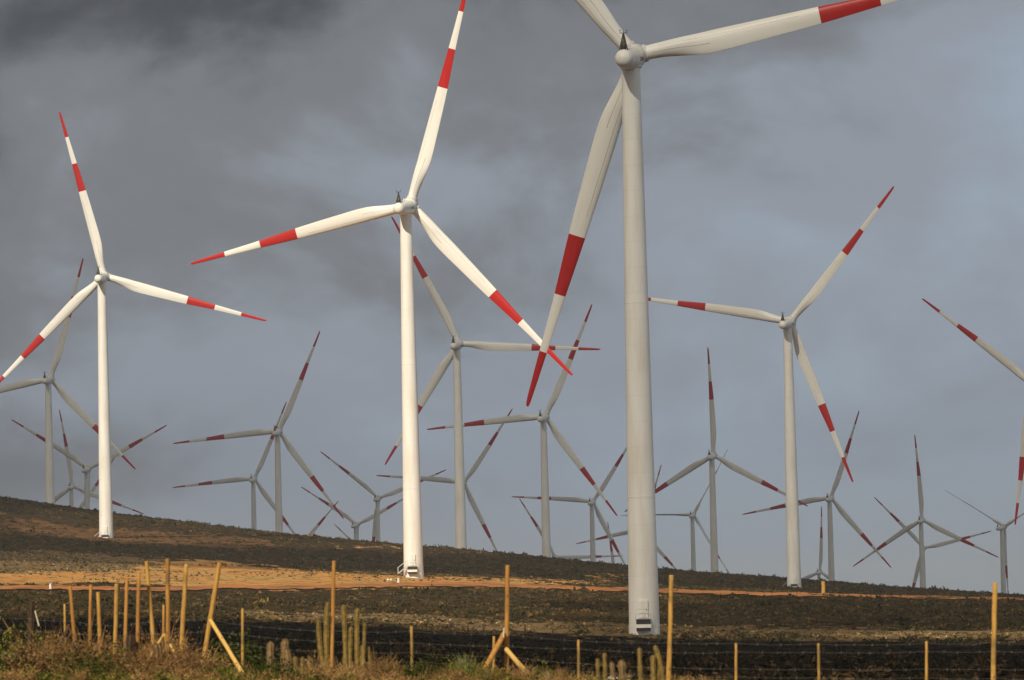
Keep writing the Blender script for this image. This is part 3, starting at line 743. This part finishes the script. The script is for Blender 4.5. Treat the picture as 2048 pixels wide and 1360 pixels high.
TW = [np.concatenate([twiggy(420, .014, s), leafy(1100, .034, s + 120, .92), leafy(500, .05, s + 140, .7)]) for s in range(5)]; LF = [leafy(620, .055, s + 50, .95) for s in range(5)]
TWs = [np.concatenate([twiggy(70, .035, s + 8), leafy(110, .085, s + 160, .9)]) for s in range(5)]; LFs = [leafy(160, .10, s + 70, .95) for s in range(5)]
for k, (nme, lab) in enumerate((('brown_twig_bushes', 'tangled brown twiggy bushes in the foreground under the fence'), ('green_bushes', 'fresh green low bushes scattered through the foreground'),
                                ('dark_green_bushes', 'dark green leafy cushions low in the foreground'), ('straw_bushes', 'pale straw coloured dry bushes in the foreground'))):
    for big_ in (0, 1):
        s_ = (kind == k) & ((np.arange(len(P)) >= nsm) == bool(big_))
        if not s_.any(): continue
        scatter(nme, P[s_] - np.array([0, 0, .04]), rad[s_], tints(int(s_.sum()), PALN[k], [1] * len(PALN[k])), ((TWs, TW) if k in (0, 3) else (LFs, LF))[big_], LEAF_M, ('larger ' if big_ else 'smaller ') + lab, 'bushes')
# dry stems and grass blades between the bushes
def blades(P, hts, tint, spread, per, w=.006):
    V_, T_ = [], []
    for p, h, t_ in zip(P, hts, tint):
        for k in range(per):
            a = random.uniform(0, 6.283); s = random.uniform(.1, 1) * spread * h; hh = h * random.uniform(.55, 1.1)
            o_ = np.array([random.uniform(-.1, .1), random.uniform(-.1, .1), 0]) * h
            dirv = np.array([math.cos(a) * s, math.sin(a) * s, 0]); sd = np.array([math.cos(a + 1.57), math.sin(a + 1.57), 0]) * w * random.uniform(.7, 1.5)
            if abs(sd[0]) < .6 * w: sd[0] = w
            b0 = p + o_; b1 = p + o_ + dirv * .4 + [0, 0, hh * .62]; b2 = p + o_ + dirv + [0, 0, hh]
            V_ += [b0 - sd, b0 + sd, b1 + sd * .8, b1 - sd * .8, b1 - sd * .8, b1 + sd * .8, b2 + sd * .15, b2 - sd * .15]
            c_ = np.array(t_) * random.uniform(.7, 1.3); T_ += [c_, c_]
    return np.array(V_), np.array(T_)
P2 = near_points(170, lambda px, d: 1.0 if px < 700 else .6, 90, 113)
Vb, Tb = blades(P2, rng.uniform(.10, .36, len(P2)), tints(len(P2), [(.26, .16, .07), (.18, .10, .05), (.11, .10, .04), (.34, .24, .12)], (3, 3, 1.5, .7)), .7, 22, .005)
o = big_mesh('dry_stems', Vb, np.arange(len(Vb)).reshape(-1, 4), LEAF_M)
ca_ = o.data.attributes.new('tint', 'FLOAT_COLOR', 'FACE'); ca_.data.foreach_set('color', np.concatenate([Tb, np.ones((len(Tb), 1))], 1).astype(np.float32).ravel())
tag(o, 'dry straw coloured stems and grass among the foreground bushes', 'grass', kind='stuff')
# little pale flowers low in the thicket
def clump(name, px, py, d, n_, h, spread, pal, label, cat):
    c = at(px, py, d); zz = gz(c.x, d)
    pts = np.array([[c.x + random.gauss(0, .09), d + random.gauss(0, .09), zz] for _ in range(n_)])
    Vb, Tb = blades(pts, rng.uniform(.7, 1.1, n_) * h, tints(n_, pal, [1] * len(pal)), spread, 14, .008)
    Vb = Vb - np.array([c.x, d, zz])
    o = big_mesh(name, Vb, np.arange(len(Vb)).reshape(-1, 4), LEAF_M); o.location = (c.x, d, zz)
    ca_ = o.data.attributes.new('tint', 'FLOAT_COLOR', 'FACE'); ca_.data.foreach_set('color', np.concatenate([Tb, np.ones((len(Tb), 1))], 1).astype(np.float32).ravel())
    tag(o, label, cat); return o
clump('spiky_grass_tuft', 925, 1350, 96, 16, .55, .75, [(.20, .20, .08), (.30, .25, .11), (.14, .15, .05)], 'pale green spiky grass tuft left of the propped corner post', 'grass')
clump('spiky_grass_tuft', 96, 1300, 108, 12, .65, .7, [(.10, .12, .04), (.18, .17, .07)], 'green spiky grass tuft at far left behind the leaning poles', 'grass')
clump('spiky_grass_tuft', 20, 1340, 96, 10, .5, .6, [(.16, .15, .06), (.24, .19, .08)], 'loose green grass tuft in the lower left corner', 'grass')

# ------------------------------------------------------------------ cacti
def cactus_material(name, a, b2):
    m, nt, b = mat(name)
    tcn = nd(nt, 'ShaderNodeTexCoord'); n_ = nnoise(nt, tcn.outputs['Object'], 14, 4)
    c = nmix(nt, nstep(nt, n_, .35, .65), a, b2); nt.links.new(c, b.inputs['Base Color']); b.inputs['Roughness'].default_value = .9; b.inputs['Specular IOR Level'].default_value = 0.05
    return m
CAC_G = cactus_material('spiny_green_cactus', (.26, .175, .05), (.13, .095, .03))
CAC_B = cactus_material('spiny_brown_cactus', (.24, .155, .075), (.15, .10, .05))
CAC_D = cactus_material('dark_dead_cactus', (.045, .032, .02), (.075, .048, .03))
SPINE, nt, b = mat('cactus_spines'); b.inputs['Base Color'].default_value = (.36, .24, .09, 1); b.inputs['Roughness'].default_value = .8
SPINE_D, nt, b = mat('dark_cactus_spines'); b.inputs['Base Color'].default_value = (.10, .07, .04, 1); b.inputs['Specular IOR Level'].default_value = 0.05
def stem(parent, name, p0, p1, r, m, sm, bend=0.0):
    """ribbed column with a domed top; p0, p1 in the parent's frame; spines are a child"""
    ribs = 7; seg = ribs * 4; mbv, mbf = [], []; N = 16
    p0, p1 = Vector(p0), Vector(p1); L = (p1 - p0).length; N = 26
    side = Vector((1, 0, 0)); sp = MB()
    tdir = (p1 - p0).normalized(); a = tdir.cross(Vector((0, 1, 0))).normalized(); bb = tdir.cross(a)
    for i in range(N + 1):
        f = 1 - (1 - i / N) ** 1.9; q_ = p0.lerp(p1, f) + side * bend * math.sin(f * math.pi)
        h = (1 - f) * L; rr = r * (.86 + .14 * math.sin(min(1, f * 1.3) * math.pi * .5) + .07 * math.sin(f * 9 + L * 40) + .05 * math.sin(f * 21 + L * 17))
        if h < 1.3 * r: rr *= math.sqrt(max(0.0, 1 - (1 - h / (1.3 * r)) ** 2)) * .97 + .03
        for k in range(seg):
            w_ = 2 * math.pi * k / seg; rk = rr * (1 + .17 * math.cos(ribs * w_))
            mbv.append(q_ + a * rk * math.cos(w_) + bb * rk * math.sin(w_))
            if k % 4 == 0 and i > 0 and i % 1 == 0:
                od = (a * math.cos(w_) + bb * math.sin(w_))
                for _ in range(5):
                    e_ = (od + tdir * random.uniform(-.7, .9) + (a * random.uniform(-.6, .6)) + bb * random.uniform(-.6, .6)).normalized() * random.uniform(.3, .7) * r
                    s_ = e_.cross(tdir).normalized() * .005 if e_.cross(tdir).length > 1e-6 else a * .003
                    n0 = len(sp.v); b0 = q_ + od * rk; sp.v += [b0 - s_, b0 + s_, b0 + e_]; sp.f.append((n0, n0 + 1, n0 + 2))
    for i in range(N):
        for k in range(seg):
            k2 = (k + 1) % seg; mbf.append((i * seg + k, i * seg + k2, (i + 1) * seg + k2, (i + 1) * seg + k))
    mbf.append(tuple(N * seg + k for k in range(seg)))
    o = mesh_obj(name, mbv, mbf, m, parent)
    sp.obj('spines', sm, o, smooth=False)
    return o
def cactus(stems, d, m, sm, label, name='cactus', group=None):
    """stems: (px_top, py_top, px_base, py_base, width px[, bend px])"""
    sc = d / FPX; c = at(stems[0][2], stems[0][3], d); zz = min(gz(c.x, d), c.z) - .05
    root = empty(name, (c.x, d, zz)); tag(root, label, 'cactus', group)
    for j, s_ in enumerate(stems):
        dj = d + (random.uniform(-.25, .25) if j else 0)
        t_ = at(s_[0], s_[1], dj); b0 = at(s_[2], s_[3], dj); g_ = gz(b0.x, dj)
        if b0.z > g_ - .05: b0 = b0 + (b0 - t_) * ((b0.z - g_ + .05) / max(.05, t_.z - b0.z))
        stem(root, 'stem', b0 - root.location, t_ - root.location, s_[4] * sc * .36, m, sm, (s_[5] if len(s_) > 5 else random.uniform(-3, 3)) * sc)
    return root
cactus([(655, 1205, 656, 1320, 13, -3), (637, 1238, 648, 1320, 12, -4), (661, 1232, 658, 1320, 9)], 97, CAC_G, SPINE, 'tall yellow-green columnar cactus clump directly behind a tall fence post')
cactus([(687, 1210, 690, 1330, 12), (715, 1217, 717, 1330, 13), (702, 1253, 702, 1330, 11), (730, 1247, 727, 1330, 9), (726, 1290, 722, 1330, 12), (735, 1292, 738, 1335, 10)], 96, CAC_G, SPINE, 'clump of tall green columnar cacti right of the post, one stem taller at left')
cactus([(541, 1284, 541, 1345, 17)], 95, CAC_B, SPINE, 'stout brown round-topped cactus, left of two in the middle foreground')
cactus([(570, 1279, 571, 1350, 20), (573, 1298, 575, 1350, 18)], 95, CAC_B, SPINE, 'widest brown round-topped cactus, right of two in the middle foreground')
cactus([(589, 1313, 590, 1350, 12)], 93.5, CAC_G, SPINE, 'small yellowish cactus just right of the widest round-topped one')
cactus([(605, 1314, 606, 1352, 10), (618, 1312, 618, 1352, 10)], 93, CAC_G, SPINE, 'pair of small yellow-green cactus knobs left of the tall cactus clump')
cactus([(262, 1269, 260, 1350, 20), (274, 1285, 268, 1350, 12)], 94.5, CAC_D, SPINE_D, 'thick dark dead cactus stump among the poles at left')
cactus([(313, 1288, 315, 1345, 25)], 94.5, CAC_B, SPINE_D, 'broad reddish brown cactus between the two tallest left poles')
cactus([(153, 1284, 155, 1345, 20)], 94.5, CAC_B, SPINE_D, 'squat brown cactus below the leftmost leaning pole')
cactus([(64, 1203, 60, 1345, 17)], 102, CAC_D, SPINE_D, 'tall dark dead cactus trunk at far left beside the wires')
cactus([(1195, 1317, 1196, 1365, 9)], 92, CAC_G, SPINE, 'thin short cactus, leftmost of the row near the bottom centre right')
cactus([(1209, 1306, 1210, 1365, 10)], 93, CAC_G, SPINE, 'thin cactus with a pale head, second of the row near the bottom centre right')
cactus([(1223, 1325, 1223, 1365, 12)], 92, CAC_B, SPINE, 'short brown cactus, third of the row near the bottom centre right')
cactus([(1243, 1321, 1244, 1365, 18)], 92, CAC_B, SPINE, 'round bushy cactus head with pale flowers near the bottom centre right')
cactus([(1279, 1296, 1283, 1370, 11)], 92, CAC_G, SPINE, 'slim green columnar cactus just left of the curved pair')
cactus([(1310, 1291, 1324, 1370, 12, 4), (1306, 1311, 1308, 1370, 13), (1321, 1318, 1318, 1370, 11)], 92, CAC_G, SPINE, 'curved green cactus pair leaning beside the tall orange post')
# pale flowers by the round cactus
FLOW, nt, b = mat('pale_flower'); b.inputs['Base Color'].default_value = (.60, .54, .38, 1)
fl = MB()
c0_ = at(1230, 1352, 91.5)
for k in range(14):
    c_ = at(random.uniform(1205, 1262), random.uniform(1338, 1362), random.uniform(91, 92.2))
    for j in range(5):
        a = 2 * math.pi * j / 5; n0 = len(fl.v); q_ = c_ - c0_
        fl.v += [q_, q_ + Vector((math.cos(a) * .018, -.01, math.sin(a) * .018)), q_ + Vector((math.cos(a + .9) * .018, -.01, math.sin(a + .9) * .018))]; fl.f.append((n0, n0 + 1, n0 + 2))
o = fl.obj('flowers', FLOW, smooth=False); o.location = c0_; tag(o, 'tiny pale flowers around the round bushy cactus', 'flowers', kind='stuff')

# ------------------------------------------------------------------ wire fences
def wood(name, a, b2, dark):
    m, nt, b = mat(name)
    tcn = nd(nt, 'ShaderNodeTexCoord'); mp = nd(nt, 'ShaderNodeMapping', {0: tcn.outputs['Object']}); mp.inputs['Scale'].default_value = (6, 6, .8)
    n1 = nnoise(nt, mp.outputs[0], 2.2, 5, .6); n2 = nnoise(nt, tcn.outputs['Object'], 1.3, 3)
    c = nmix(nt, nstep(nt, n1, .35, .65), a, b2); c = nmix(nt, nmath(nt, 'MULTIPLY', nstep(nt, n2, .5, .66), .75), c, dark)
    c = nmix(nt, nmath(nt, 'MULTIPLY', nstep(nt, nnoise(nt, tcn.outputs['Object'], 9.0, 2), .66, .72), .8), c, dark)
    nt.links.new(c, b.inputs['Base Color']); b.inputs['Roughness'].default_value = .75; b.inputs['Specular IOR Level'].default_value = .2
    bp = nd(nt, 'ShaderNodeBump', {'Height': n1, 'Strength': .4, 'Distance': .01}); nt.links.new(bp.outputs[0], b.inputs['Normal'])
    return m
WOOD = wood('peeled_yellow_pole', (.50, .285, .065), (.38, .20, .045), (.15, .105, .035))
WOOD2 = wood('weathered_orange_pole', (.46, .225, .05), (.33, .15, .035), (.11, .075, .03))
WOOD3 = wood('fresh_yellow_timber', (.64, .41, .12), (.56, .33, .09), (.38, .22, .07))
WOODD = wood('dark_timber_and_shadow', (.07, .045, .025), (.05, .032, .02), (.03, .02, .012))
WIRE, nt, b = mat('galvanised_wire'); b.inputs['Base Color'].default_value = (.20, .18, .16, 1); b.inputs['Metallic'].default_value = .3; b.inputs['Roughness'].default_value = .5
def pole(parent, name, xt, yt, xb, yb, w, m, d, d2=None, stick=True):
    sc = d / FPX; t_ = at(xt, yt, d); b0 = at(xb, yb, d2 or d)
    g_ = gz(b0.x, b0.y) - .25
    if stick and b0.z > g_: b0 = b0 + (b0 - t_) * ((b0.z - g_) / max(.05, t_.z - b0.z))
    r = w * sc * .44; mb = MB(); N = 9
    ax = (t_ - b0); pts = []; rad = []
    for i in range(N):
        f = i / (N - 1); pts.append(b0.lerp(t_, f) + Vector((random.gauss(0, .05) * r, random.gauss(0, .05) * r, 0)) - parent.location)
        rad.append(r * (1.06 - .12 * f) * random.uniform(.95, 1.05))
    tip = pts[-1]; dv = (pts[-1] - pts[-2]).normalized()
    pts += [tip + dv * r * .15]; rad += [rad[-1] * .8]
    mb.tube(pts, rad, 12); o = mb.obj(name, m, parent); autosmooth(o, 50); return o
def strand(parent, pts, d):
    """pts: (px, py) of the fixings along one wire; sags a little between them, carries barbs"""
    mb = MB(); P_ = [at(x_, y_, d) - parent.location for x_, y_ in pts]; path = []
    for a_, b_ in zip(P_[:-1], P_[1:]):
        L = (b_ - a_).length; n_ = max(4, int(L / .35))
        for k in range(n_):
            f = k / n_; path.append(a_.lerp(b_, f) + Vector((0, 0, -.012 * L * 4 * f * (1 - f) + random.gauss(0, .004))))
    path.append(P_[-1]); mb.tube(path, .0018, 5)
    for k in range(2, len(path) - 1):
        p = path[k] + Vector((random.uniform(-.1, .1), 0, 0))
        for sg in (1, -1): mb.tube([p + Vector((0, 0, -.03 * sg)), p + Vector((.02, .0, .03 * sg))], .002, 3)
    return mb.obj('wire', WIRE, parent, smooth=False)
FD = 98.0
c_ = at(1024, 1360, FD)
fence = empty('wire_fence', (c_.x, FD, gz(c_.x, FD)))
tag(fence, 'barbed wire fence on yellow posts crossing the foreground from the propped post to the right', 'fence')
for (xt, yt, xb, yb, w, m) in (
    (439, 1126, 405, 1335, 11, WOOD), (668, 1122, 664, 1300, 9, WOOD2), (1015, 1131, 1013, 1345, 11, WOOD2), (1343, 1151, 1337, 1372, 11, WOOD), (1990, 1166, 1986, 1378, 11.5, WOOD)):
    pole(fence, 'post', xt, yt, xb, yb, w, m, FD)
for (xt, yt, xb, yb, w) in ((485, 1217, 485, 1300, 6.5), (823, 1253, 824, 1335, 7), (988, 1273, 987, 1355, 6), (1157, 1280, 1157, 1360, 6.5), (1472, 1287, 1472, 1374, 6.5), (1637, 1287, 1638, 1376, 6.5), (1853, 1283, 1853, 1378, 6.5)):
    pole(fence, 'stake', xt, yt, xb, yb, w, WOOD, FD + .1)
pole(fence, 'brace_or_shadow', 421, 1241, 497, 1366, 10, WOOD3, FD - .15, FD - 2.2)
pole(fence, 'brace_or_shadow', 411, 1250, 392, 1338, 9, WOODD, FD + .15, FD + 1.0)  # dark pole standing in for the post's cast shadow
pole(fence, 'brace_or_shadow', 1008, 1268, 960, 1356, 12.5, WOOD2, FD - .12, FD - 1.0)
pole(fence, 'brace_or_shadow', 1013, 1299, 1072, 1368, 12, WOOD3, FD - .15, FD - 2.0)
pole(fence, 'white_pipe', 1008, 1256, 1007, 1275, 3, FLOW, FD - .25, FD - .25, stick=False)
for row in (0, 1, 2, 3):
    ys = {439: (1241, 1262, 1284, 1306), 485: (1250, 1270, 1291, 1311), 668: (1262, 1283, 1304, 1322), 823: (1263, 1285, 1305, 1323), 1015: (1268, 1292, 1313, 1331), 1157: (1282, 1298, 1327, 1342),
          1343: (1286, 1305, 1335, 1352), 1472: (1287, 1304, 1337, 1354), 1637: (1288, 1304, 1338, 1355), 1853: (1287, 1303, 1338, 1356), 1990: (1286, 1303, 1338, 1357), 2110: (1286, 1303, 1339, 1358)}
    strand(fence, [(k + (-8 if k == 439 else 0), v[row]) for k, v in ys.items()], FD - .08)
c_ = at(250, 1340, FD)
fence2 = empty('pole_fence', (c_.x, FD, gz(c_.x, FD)))
tag(fence2, 'crowded line of uneven yellow poles with loose wire at the left foreground', 'fence')
for (xt, yt, xb, yb, w, m, dz) in (
    (129, 1208, 130, 1265, 5, WOOD, 3), (140, 1172, 150, 1290, 8, WOOD2, 0), (182, 1170, 179, 1292, 8, WOOD2, 1), (196, 1185, 201, 1302, 9, WOOD, .4), (233, 1168, 230, 1312, 9.5, WOOD, 0),
    (254, 1157, 250, 1290, 8.5, WOOD2, 1), (277, 1145, 275, 1312, 9, WOOD2, .2), (293, 1123, 308, 1300, 9.5, WOOD, .6), (335, 1118, 337, 1335, 10, WOOD2, .3), (327, 1210, 327, 1295, 5.5, WOOD, 2),
    (372, 1129, 361, 1335, 10.5, WOOD, 0)):
    pole(fence2, 'pole', xt, yt, xb, yb, w, m, FD + dz)
pole(fence2, 'prop', 328, 1268, 333, 1335, 8, WOOD3, FD - .6)
pole(fence2, 'prop', 327, 1270, 297, 1318, 6, WOOD3, FD - .6, FD - 1.4)
pole(fence2, 'prop', 341, 1290, 360, 1330, 7, WOOD3, FD - .5, FD - 1.0)
pole(fence2, 'prop', 139, 1249, 120, 1290, 8, WOODD, FD + 1, FD + 1)
pole(fence2, 'prop', 70, 1222, 78, 1252, 3, FLOW, FD + 2, FD + 2, stick=False)
for row in (0, 1, 2, 3):
    ys = {-60: (1231, 1256, 1281, 1305), 63: (1238, 1262, 1285, 1308), 145: (1243, 1266, 1287, 1310), 232: (1253, 1272, 1291, 1312), 276: (1247, 1268, 1290, 1312), 304: (1243, 1268, 1290, 1312), 367: (1240, 1266, 1288, 1310), 421: (1240, 1262, 1284, 1306)}
    strand(fence2, [(k, v[row]) for k, v in ys.items()], FD - .1)

# ------------------------------------------------------------------ small things
def ground_thing(px, py, fn, name, label, cat, group=None):
    x_, y_ = ground_hit(px, py); root = empty(name, (x_, y_, gz(x_, y_))); tag(root, label, cat, group); fn(root); return root
def thick_post(root):
    mb = MB(); mb.tube([(0, 0, -.4), (0, 0, .3), (.02, 0, 1.6), (0, 0, 2.55)], [.43, .42, .40, .40], 14); o = mb.obj('post', WOOD, root); autosmooth(o, 50)
    mb = MB(); mb.tube([(0, 0, 2.552), (0, 0, 2.62), (0, 0, 2.68)], [.47, .47, .40], 14); o = mb.obj('cap', WOOD2, root); autosmooth(o, 50)
ground_thing(1647, 1188, thick_post, 'short_post', 'orange fence post top, built as a short thick post beside the dirt road', 'post')  # top of a near fence post, rebuilt as an oversized stub at the roadside
def white_marker(root):
    mb = MB(); mb.tube([(0, 0, -.2), (0, 0, .75)], [.19, .17], 10); o = mb.obj('post', WHITE, root); autosmooth(o, 50)
    mb = MB(); mb.tube([(0, 0, .752), (0, 0, .82), (0, 0, .88)], [.19, .18, .08], 10); o = mb.obj('cap', GREY, root); autosmooth(o, 50)
ground_thing(797, 1167, white_marker, 'short_post', 'small white marker post on the orange road left of the sunlit tower base', 'post')
ground_thing(101, 1180, white_marker, 'short_post', 'small white marker post on the dirt road at far left', 'post')
def rock(root, s=(.4, .3, .3), m=None):
    bm = bmesh.new(); bmesh.ops.create_icosphere(bm, subdivisions=2, radius=1)
    for v in bm.verts:
        k = 1 + random.uniform(-.18, .18); v.co = Vector((v.co.x * s[0] * k, v.co.y * s[1] * k, (v.co.z * k + .4) * s[2]))
    me = bpy.data.meshes.new('stone'); bm.to_mesh(me); bm.free(); me.materials.append(m or CONC)
    o = bpy.data.objects.new('stone', me); COL.objects.link(o); o.parent = root
ROCKW = paint('white_painted_stone', (.78, .76, .72), .8, .15, 3)
ROCKP = paint('pinkish_stone', (.34, .22, .17), .9, .2, 3)
ground_thing(776, 1161, lambda r: rock(r, (.20, .2, .22), ROCKW), 'boulder', 'left one of two small white stones beside the sunlit tower base', 'stone')
ground_thing(782, 1161, lambda r: rock(r, (.20, .2, .22), ROCKW), 'boulder', 'right one of two small white stones beside the sunlit tower base', 'stone')
ground_thing(1810, 1191, lambda r: rock(r, (.55, .5, .22), ROCKP), 'boulder', 'flat pinkish stone beside the dirt road at right', 'stone')
ORD = ('first', 'second', 'third', 'fourth', 'fifth', 'sixth', 'seventh', 'eighth', 'ninth', 'tenth', 'eleventh', 'twelfth', 'thirteenth', 'fourteenth', 'rightmost')
for j_, (px, py, h, w) in enumerate(sorted(((900, 1259, 17, 4), (908, 1259, 12, 3), (925, 1260, 10, 3), (936, 1260, 16, 3), (967, 1262, 16, 4), (1050, 1266, 18, 4), (1105, 1270, 14, 3), (1168, 1274, 12, 2.5), (526, 1242, 12, 3), (585, 1245, 10, 3), (631, 1246, 9, 3), (157, 1238, 24, 3), (206, 1238, 30, 6), (393, 1240, 20, 4), (461, 1242, 14, 3)))):
    x_, y_ = ground_hit(px, py, 130, 600); sc = y_ / FPX
    mb = MB(); mb.tube([(0, 0, -.2), (.02, 0, h * sc * .5), (-.01, 0, h * sc * .92), (0, 0, h * sc)], [w * sc * .5, w * sc * .5, w * sc * .45, w * sc * .15], 9)
    o = mb.obj('charred_stump', WOODD); o.location = (x_, y_, gz(x_, y_)); tag(o, 'small charred stalk at the far edge of the near-black field, ' + ORD[j_] + ('' if j_ == 14 else ' from the left'), 'stump', 'charred stalks along the near-black field')

# ------------------------------------------------------------------ thin haze over the whole place
zt_ = max(t['root'].z for t in turb) + HUBH + ROT + 6; zb_ = float(Z.min()) - 1.5
mb = MB(); mb.box((-14500, -14500, zb_), (14500, 14500, zt_)); hz = mb.obj('haze', None, smooth=False); tag(hz, 'thin blue-grey haze in the air over the wind farm', 'haze', kind='stuff')
hm = bpy.data.materials.new('thin_haze'); hm.use_nodes = True; nt = hm.node_tree; nt.nodes.clear()
pv = nd(nt, 'ShaderNodeVolumePrincipled', {'Density': HAZE, 'Color': (.80, .86, .95, 1)})
nt.links.new(pv.outputs[0], nd(nt, 'ShaderNodeOutputMaterial').inputs['Volume']); hz.data.materials.append(hm)
